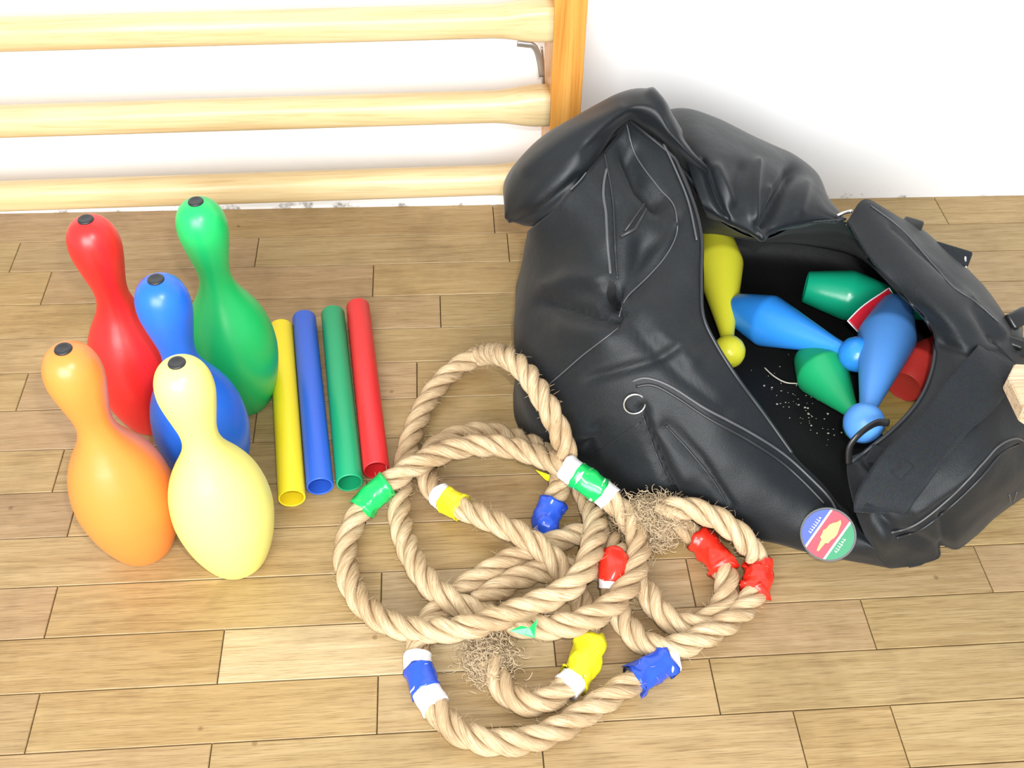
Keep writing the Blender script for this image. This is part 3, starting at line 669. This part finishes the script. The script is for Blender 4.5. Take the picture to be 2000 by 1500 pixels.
torch = [(a_*.83, b_*.83) for a_, b_ in [(0.000, -.026), (.0022, -.025), (.0032, -.011), (.0062, -.009), (.0068, -.003), (.0085, .001), (.0090, .007), (.0072, .014), (.0052, .022), (.0022, .0255), (.0000, .020), (-.0030, .017), (-.0058, .012), (-.0062, .005), (-.0080, .002), (-.0066, -.003), (-.0062, -.008), (-.0032, -.010), (-.0018, -.018)]]
bmesh_part('torch', [torch], .0012, .0020, M_by, 'golden torch emblem')
rng = random.Random(5)
def letters(u, v0, v1, n):
    out = []
    for k in range(n):
        v_ = v0+(v1-v0)*(k+.5)/n; hgt = rng.uniform(.0022, .0042); wd = (v1-v0)/n*.33
        out.append([(u-hgt/2, v_-wd*.35), (u+hgt/2, v_-wd*.35), (u+hgt/2, v_+wd*.2), (u-hgt/2, v_+wd*.2)])
        out.append([(u+hgt/2-.0009, v_-wd), (u+hgt/2, v_-wd), (u+hgt/2, v_+wd), (u+hgt/2-.0009, v_+wd)])
    return out
bmesh_part('lettering', letters(-.0170, -.010, .012, 7), .0012, .0019, M_bw, 'pale lettering on blue'); bmesh_part('lettering', letters(.0163, -.012, .007, 6), .0012, .0019, M_bw, 'pale lettering on green')

# ------------------------------------------------------------------ ropes
RR = 0.0138; PITCH_R = 0.081
def rope_path(pts):
    P = np.array([list(at(*q)) for q in pts]); c = cmr(P, 14); c, s_ = resample(c, 0.0028)
    # where the rope lies on the bag, lift it onto the cloth
    need = np.zeros(len(c))
    for i, p in enumerate(c):
        for dx, dy in ((0, 0), (-18, 0), (18, 0), (0, -18), (0, 18)):
            q = proj(p[None])[0]; d = Vector(ray(q[0]+dx, q[1]+dy)).normalized()
            for nme in ('front_panel',):
                h = BV[nme].ray_cast(Vector(CAM), d)
                if h[0] is not None: need[i] = max(need[i], np.linalg.norm(p-CAM)+RR*1.08-h[3])
    need = np.minimum(need, .2)
    w_ = np.ones(11)/11
    m_ = np.array([need[max(0, i-7):i+8].max() for i in range(len(need))]); m_ = np.convolve(np.pad(m_, 5, 'edge'), w_, 'valid')
    d = (CAM-c)/np.linalg.norm(CAM-c, axis=1)[:, None]
    return resample(c+d*m_[:, None], 0.0028)
def build_rope(pts, root, tape_list, frays):
    P, s = rope_path(pts); T, Nn, B = frames(P)
    pxs = proj(P)
    rs, ro = RR*0.455, RR*0.56
    V, F, UV = [], [], []; S = 12
    for st in range(3):
        base = len(V)
        for i in range(len(P)):
            a = 2*math.pi*(s[i]/PITCH_R+st/3)
            c = math.cos(a)*Nn[i]+math.sin(a)*B[i]
            dc = -math.sin(a)*Nn[i]+math.cos(a)*B[i]
            t = T[i]+dc*ro*2*math.pi/PITCH_R; t /= np.linalg.norm(t)
            e1 = c; e2 = np.cross(t, e1)
            j = 1+0.05*noise.noise((s[i]*60, st*7.7, 1.3))
            for k in range(S):
                b = 2*math.pi*k/S
                V.append(P[i]+c*ro+rs*j*(math.cos(b)*e1*1.0+math.sin(b)*e2*1.06)); UV.append((s[i]+st*3.1, k/S if k <= S/2 else 1-k/S))
        for i in range(len(P)-1):
            for k in range(S):
                a_ = base+i*S+k; b_ = base+i*S+(k+1) % S; F.append((a_, b_, b_+S, a_+S))
        F.append(tuple(base+k for k in range(S))[::-1]); F.append(tuple(base+(len(P)-1)*S+k for k in range(S)))
    mobj('strands', V, F, M_rope, root, uv=UV)
    # loose fibres standing off the lay
    HV, HF = [], []; rng = random.Random(len(P))
    for _ in range(int(s[-1]*520)):
        i = rng.randrange(2, len(P)-2); a = rng.uniform(0, 6.283)
        c = math.cos(a)*Nn[i]+math.sin(a)*B[i]; d = T[i]*rng.uniform(-1, 1)+c*rng.uniform(.2, .9)+np.array([rng.uniform(-.5, .5) for _ in range(3)])
        d /= np.linalg.norm(d); ln = rng.uniform(.003, .009); p0 = P[i]+c*RR*.92
        q = [p0, p0+d*ln*.5+c*ln*.08, p0+d*ln]; q = [np.array([x[0], x[1], max(x[2], .0012)]) for x in q]
        v, f = tube(q, [.00022, .00018, .00008], 3, False); n = len(HV); HV += v; HF += [tuple(x+n for x in y) for y in f]
    o = mobj('loose_fibres', HV, HF, M_fray, root); o['kind'] = 'stuff'
    # tape
    for (cx, cy, dl, dr, colour, crumple) in tape_list:
        i0 = int(np.argmin(((pxs-[cx, cy])**2).sum(1))); a, b = s[i0]-dl, s[i0]+dr
        sel = [i for i in range(len(P)) if a <= s[i] <= b]
        sg = 16; V, F = [], []
        fine = np.linspace(a, b, 16)
        Pi = np.stack([np.interp(fine, s, P[:, k]) for k in range(3)], 1)
        over = np.maximum(0, -fine); Pi = Pi-T[0]*over[:, None]
        Ni = np.stack([np.interp(fine, s, Nn[:, k]) for k in range(3)], 1); Bi = np.stack([np.interp(fine, s, B[:, k]) for k in range(3)], 1)
        for m_, t in enumerate(fine):
            for k in range(sg*2):
                th = 2*math.pi*k/(sg*2)
                lob = 0.05*math.cos(3*(th-2*math.pi*t/PITCH_R))
                cr_ = crumple*(noise.noise((math.cos(th)*1.6+cx, math.sin(th)*1.6, t*70))+.6*noise.noise((math.cos(th)*3+cy, math.sin(th)*3, t*160)))
                u = (m_/15-.5)*2; fl = crumple*.18*max(0, abs(u)-.6)/.4
                r_ = RR*max(1.055 if colour == 'white' else 1.085, (1.06 if colour == 'white' else 1.11)+lob+cr_*.26+fl)
                q = Pi[m_]+r_*(math.cos(th)*Ni[m_]+math.sin(th)*Bi[m_]); q[2] = max(q[2], .0008)
                if over[m_] > 0: q = Pi[m_]+(q-Pi[m_])*max(.25, 1-.75*(over[m_]/.011)**2)
                elif m_ in (0, 15):
                    q = q+(Pi[1]-Pi[0])/np.linalg.norm(Pi[1]-Pi[0])*.006*crumple*noise.noise((th*1.3, cx, 3))*2
                V.append(q)
        n2 = sg*2
        for m_ in range(15):
            for k in range(n2): F.append((m_*n2+k, m_*n2+(k+1) % n2, (m_+1)*n2+(k+1) % n2, (m_+1)*n2+k))
        F.append(tuple(range(n2))[::-1]); F.append(tuple(15*n2+k for k in range(n2)))
        mobj('tape_band', V, F, M_tape[colour], root, label=colour+' plastic tape wound round the rope')
    # frayed ends
    for (end, dirv, n_h, ln, spread) in frays:
        rng = random.Random(int(abs(dirv[0])*1000)+n_h); HV, HF = [], []
        p0 = P[0] if end == 0 else P[-1]; d0 = np.array(dirv, float); d0 /= np.linalg.norm(d0)
        for _ in range(n_h*5):
            o0 = np.array([rng.gauss(0, 1)*.0105, rng.gauss(0, 1)*.0095, abs(rng.gauss(0, 1))*.006-.004]); st = p0+o0+d0*rng.uniform(-.014, .020)
            d = np.array([rng.gauss(0, 1), rng.gauss(0, 1), rng.gauss(0, .6)])+d0*rng.uniform(0, .8); d /= np.linalg.norm(d)
            l_ = rng.uniform(.006, .017)*(1 if rng.random() < .92 else 1.7); ax = np.array([rng.gauss(0, 1) for _ in range(3)]); c1 = np.cross(d, ax); c1 /= np.linalg.norm(c1)+1e-9
            q = []
            for t in np.linspace(0, 1, 6):
                x = st+l_*(d*math.sin(2.2*t)/2.2+c1*(1-math.cos(2.2*t))/2.2); x[2] = min(max(x[2], .0012+.004*rng.random()), p0[2]+.016); q.append(x)
            v, f = tube(q, np.linspace(.00055, .0003, 6), 3, False); n = len(HV); HV += v; HF += [tuple(x+n for x in y) for y in f]
        o = mobj('frayed_end', HV, HF, M_fray, root, label='frayed tuft of loose hemp fibres'); o['kind'] = 'stuff'
    return P, s

rope1 = empty('rope', tuple(at(960, 1060))); tag(rope1, 'long hemp rope coiled on top in big loops, with green and yellow tape', 'rope', 'taped hemp ropes on the floor')
R1 = [(1065, 1030, .016), (1070, 1005, .018), (1088, 962, .026), (1102, 915, .036), (1103, 875, .040), (1085, 826, .036), (1056, 770, .032), (1020, 720, .03), (975, 692, .026), (925, 699, .022), (875, 733, .018), (835, 783, .015), (808, 843, .014), (793, 895, .014),
      (784, 945, .014), (780, 1000, .014), (791, 1055, .018), (816, 1108, .024), (848, 1150, .026), (890, 1178, .022), (940, 1200, .016), (985, 1214, .016), (1030, 1222, .028), (1090, 1224, .04), (1150, 1208, .045), (1205, 1172, .045), (1240, 1115, .042), (1247, 1060, .04), (1225, 1012, .044), (1190, 973, .054),
      (1150, 943, .066), (1105, 913, .07), (1050, 889, .05), (985, 872, .043), (920, 871, .043), (865, 884, .043), (815, 907, .043), (770, 935, .04), (732, 966, .03), (697, 1010, .018), (675, 1070, .014), (680, 1125, .014), (705, 1175, .014), (750, 1212, .016), (810, 1230, .024), (870, 1231, .036), (930, 1221, .044),
      (990, 1201, .045), (1050, 1178, .048), (1100, 1155, .053), (1137, 1122, .056), (1157, 1070, .052), (1163, 1020, .036), (1148, 978, .018), (1122, 930, .014), (1080, 893, .014), (1020, 862, .014), (950, 845, .014), (888, 853, .014), (845, 880, .014), (832, 918, .014),
      (845, 955, .016), (880, 981, .02), (925, 1002, .026), (985, 1028, .034), (1038, 1056, .035), (1078, 1090, .03), (1108, 1130, .018), (1132, 1170, .014), (1150, 1210, .014), (1154, 1250, .014), (1142, 1290, .014), (1122, 1325, .014), (1090, 1356, .014), (1045, 1374, .014), (1000, 1362, .014), (970, 1325, .014), (955, 1290, .016)]
build_rope(R1, rope1, [(1068, 1012, .033, .022, 'blue', .8), (1150, 943, .016, .016, 'green', .35), (1180, 966, .009, .011, 'white', .3), (1120, 921, .010, .010, 'white', .3),
                       (732, 966, .021, .021, 'green', .7), (868, 974, .010, .002, 'white', .2), (884, 983, .011, .013, 'yellow', .3), (1140, 1290, .024, .024, 'yellow', .9), (1116, 1332, .006, .008, 'white', .3)],
           [(1, (-.1, .9, .2), 420, .034, .55)])
rope2 = empty('rope', tuple(at(1330, 1130))); tag(rope2, 'short hemp rope in the small loop by the bag, red tape near its frayed end', 'rope', 'taped hemp ropes on the floor')
R2 = [(1268, 1040, .02), (1310, 1030, .02), (1350, 1040, .02), (1388, 1075, .02), (1418, 1125, .02), (1412, 1180, .018), (1378, 1215, .016), (1335, 1222, .014), (1292, 1198, .014), (1258, 1150, .014), (1228, 1120, .014), (1160, 1110, .014), (1090, 1113, .014), (1030, 1122, .014), (975, 1150, .014), (930, 1180, .014)]
build_rope(R2, rope2, [(1393, 1080, .024, .024, 'red', .9)], [(0, (-.8, -.1, .1), 460, .042, .7)])
rope3 = empty('rope', tuple(at(1050, 1400))); tag(rope3, 'hemp rope forming the outer coil, white and blue tape bands along its front curve', 'rope', 'taped hemp ropes on the floor')
R3 = [(1285, 1000, .03), (1335, 992, .024), (1395, 1010, .018), (1445, 1045, .016), (1476, 1090, .016), (1480, 1130, .016), (1464, 1175, .016), (1420, 1216, .02), (1365, 1248, .022), (1310, 1266, .02), (1262, 1258, .016), (1228, 1228, .014), (1208, 1190, .016), (1197, 1150, .03), (1198, 1110, .042), (1203, 1075, .03), (1180, 1046, .014), (1130, 1045, .014),
      (1085, 1058, .014), (1043, 1077, .014), (1000, 1092, .014), (950, 1120, .014), (900, 1152, .014), (858, 1188, .012), (826, 1235, .014), (815, 1285, .016), (828, 1335, .016), (850, 1380, .014), (890, 1425, .014), (950, 1448, .014), (1020, 1448, .014), (1090, 1424, .014), (1165, 1378, .014), (1225, 1338, .014), (1272, 1308, .016), (1312, 1284, .014)]
build_rope(R3, rope3, [(1480, 1128, .02, .02, 'red', .9), (1198, 1112, .012, .015, 'red', .35), (1196, 1136, .005, .003, 'white', .2), (824, 1327, .013, .013, 'blue', .3), (814, 1296, .008, .011, 'white', .25), (842, 1360, .012, .013, 'white', .3),
                       (1272, 1308, .02, .02, 'blue', .9), (1306, 1288, .006, .008, 'white', .3)], [(0, (-.9, .1, -.2), 420, .04, .7)])
# loose tape corners sticking out
def shard(pts, mat, parent, label):
    P = [Vector(at(*q)) for q in pts]; n = (P[1]-P[0]).cross(P[2]-P[0]).normalized()*.0006
    V = [p for p in P]+[p+n for p in P]; k = len(P)
    F = [tuple(range(k))[::-1], tuple(k+i for i in range(k))]+[(i, (i+1) % k, k+(i+1) % k, k+i) for i in range(k)]
    mobj('tape_corner', V, F, mat, parent, smooth=False, label=label)
shard([(995, 1232, .054), (1018, 1222, .058), (1034, 1226, .060), (1050, 1208, .062), (1044, 1246, .052), (1022, 1240, .054)], M_tape['green'], rope1, 'loose green tape corner')
shard([(1046, 918, .02), (1080, 930, .022), (1078, 942, .014), (1066, 938, .012)], M_tape['yellow'], rope1, 'loose yellow tape corner')

# ------------------------------------------------------------------ clubs in the bag
CL = [(.0002, 0.004), (.0175, .004), (.0195, .0005), (.0208, 0), (.0218, .002), (.0262, .022), (.0302, .041), (.0332, .0555), (.0341, .0605), (.0336, .066), (.0304, .082), (.0244, .111), (.0184, .140), (.0134, .164), (.0100, .182), (.0088, .192),
      (.0088, .1945), (.0120, .1955), (.0165, .199), (.0205, .206), (.0220, .214), (.0205, .222), (.0165, .2295), (.0100, .2345), (.0002, .236)]
def club(a, b, colour, label, sc=1.0, ln=None):
    A = at(*a); Bp = at(*b); d = Bp-A; q = d.to_track_quat('Z', 'Y'); k = (ln or d.length)/.214
    v, f = lathe([(r*sc, z*k) if z < .19 else (r*sc, .192*k+(z-.192)*sc) for r, z in CL], 40, False)
    c = (A+Bp)/2
    o = mobj('gymnastic_club', [q @ Vector(x)+A for x in v], f, M_club[colour])
    tag(o, label, 'club', 'plastic clubs inside the open bag')
    md = o.modifiers.new('edges', 'EDGE_SPLIT'); md.split_angle = math.radians(50)
    return o
club((1398, 455, .050), (1424, 690, .046), 'yellow', 'yellow plastic club at the near side of the bag, partly hidden by the rim', .96)
club((1436, 603, .045), (1668, 690, .085), 'blue', 'bright blue plastic club lying across the middle of the bag')
club((1573, 560, .048), (1722, 590, .046), 'green', 'dark green plastic club next to the red tag inside the bag', 1.0, .2)
club((1580, 694, .045), (1677, 822, .058), 'leafgreen', 'mid green plastic club lying under the ball of the pale blue club', .98, .125)
club((1748, 602, .075), (1686, 830, .118), 'paleblue', 'pale blue plastic club lying on top of the others', 1.03)
club((1766, 756, .050), (1850, 645, .046), 'red', 'red plastic club showing beside the pale blue club, under the bag rim', 1.0, .13)
# wooden pieces
def slab(name, pts, z0, z1, mat, label, cat):
    P = [at(x, y, z1) for x, y in pts]; bm = bmesh.new(); vs_ = [bm.verts.new((p.x, p.y, z1)) for p in P]
    fc = bm.faces.new(vs_); r = bmesh.ops.extrude_face_region(bm, geom=[fc])
    for v_ in r['geom']:
        if isinstance(v_, bmesh.types.BMVert): v_.co.z = z0
    bmesh.ops.recalc_face_normals(bm, faces=bm.faces[:]); bmesh.ops.bevel(bm, geom=bm.edges[:], offset=.0012, segments=2, affect='EDGES')
    me = bpy.data.meshes.new(name); bm.to_mesh(me); bm.free(); me.materials.append(mat)
    o = bpy.data.objects.new(name, me); C.objects.link(o); return tag(o, label, cat)
slab('wooden_board', [(1700, 800), (1745, 735), (1800, 790), (1745, 850)], .014, .03, M_block2, 'olive yellow board under the pale blue club inside the bag', 'board')
slab('wooden_block', [(1969, 736), (1982, 710), (2040, 712), (2060, 840), (2000, 800)], .172, .19, M_block, 'pale wooden block end on the far end of the bag', 'block')
# red tag with white stitched border
tg = empty('woven_tag', tuple(at(1700, 605, .07))); tag(tg, 'red woven tag with white edge between the green and pale blue clubs', 'tag')
P = cmr([at(1664, 638, .078), at(1690, 612, .085), at(1720, 590, .088), at(1742, 574, .085)], 6)
nn = np.tile(np.array([.1, -.55, .8]), (len(P), 1))
mobj('tag_body', *ribbon(P, nn, .020, .0012), simple('tag_red', (.55, .01, .025), .5), tg)
T_ = np.gradient(P, axis=0); T_ /= np.linalg.norm(T_, axis=1)[:, None]; Bn = np.cross(T_, nn/np.linalg.norm(nn[0]))
e1, e2 = P+Bn*.0095+nn*.002, P-Bn*.0095+nn*.002
mobj('white_edge', *tube(np.concatenate([e1, e2[::-1], e1[:1]]), .0009, 5), M_tape['white'], tg, label='white stitched border')
# crumbs and a pale straw on the base board
rng = random.Random(11); parts = []
for _ in range(130):
    x, y = rng.gauss(1560, 55), rng.gauss(800, 50)
    if not (1450 < x < 1650 and 690 < y < 905) or y > 720+(x-1440)*.95: continue
    p = at(x, y, .0095); r_ = rng.choice([.0005, .0006, .0008, .0014]); bm = bmesh.new(); bmesh.ops.create_icosphere(bm, subdivisions=1, radius=r_)
    for v_ in bm.verts: v_.co = Vector((v_.co.x*rng.uniform(.7, 1.8), v_.co.y*rng.uniform(.7, 1.5), v_.co.z*.6))+p
    bm.verts.index_update(); parts.append(([v_.co.copy() for v_ in bm.verts], [tuple(v_.index for v_ in f_.verts) for f_ in bm.faces])); bm.free()
o = mobj('crumbs', *join(parts), simple('pale_crumbs', (.55, .52, .45), .8)); tag(o, 'pale crumbs scattered over the black base of the bag', 'debris', kind='stuff')
P = cmr([at(1493, 718, .010), at(1512, 735, .012), at(1535, 747, .012), at(1560, 749, .010)], 6)
tag(mobj('straw', *tube(P, .0009, 6), simple('straw_pale', (.75, .68, .55), .6)), 'thin pale curved straw lying on the black base of the bag', 'straw')
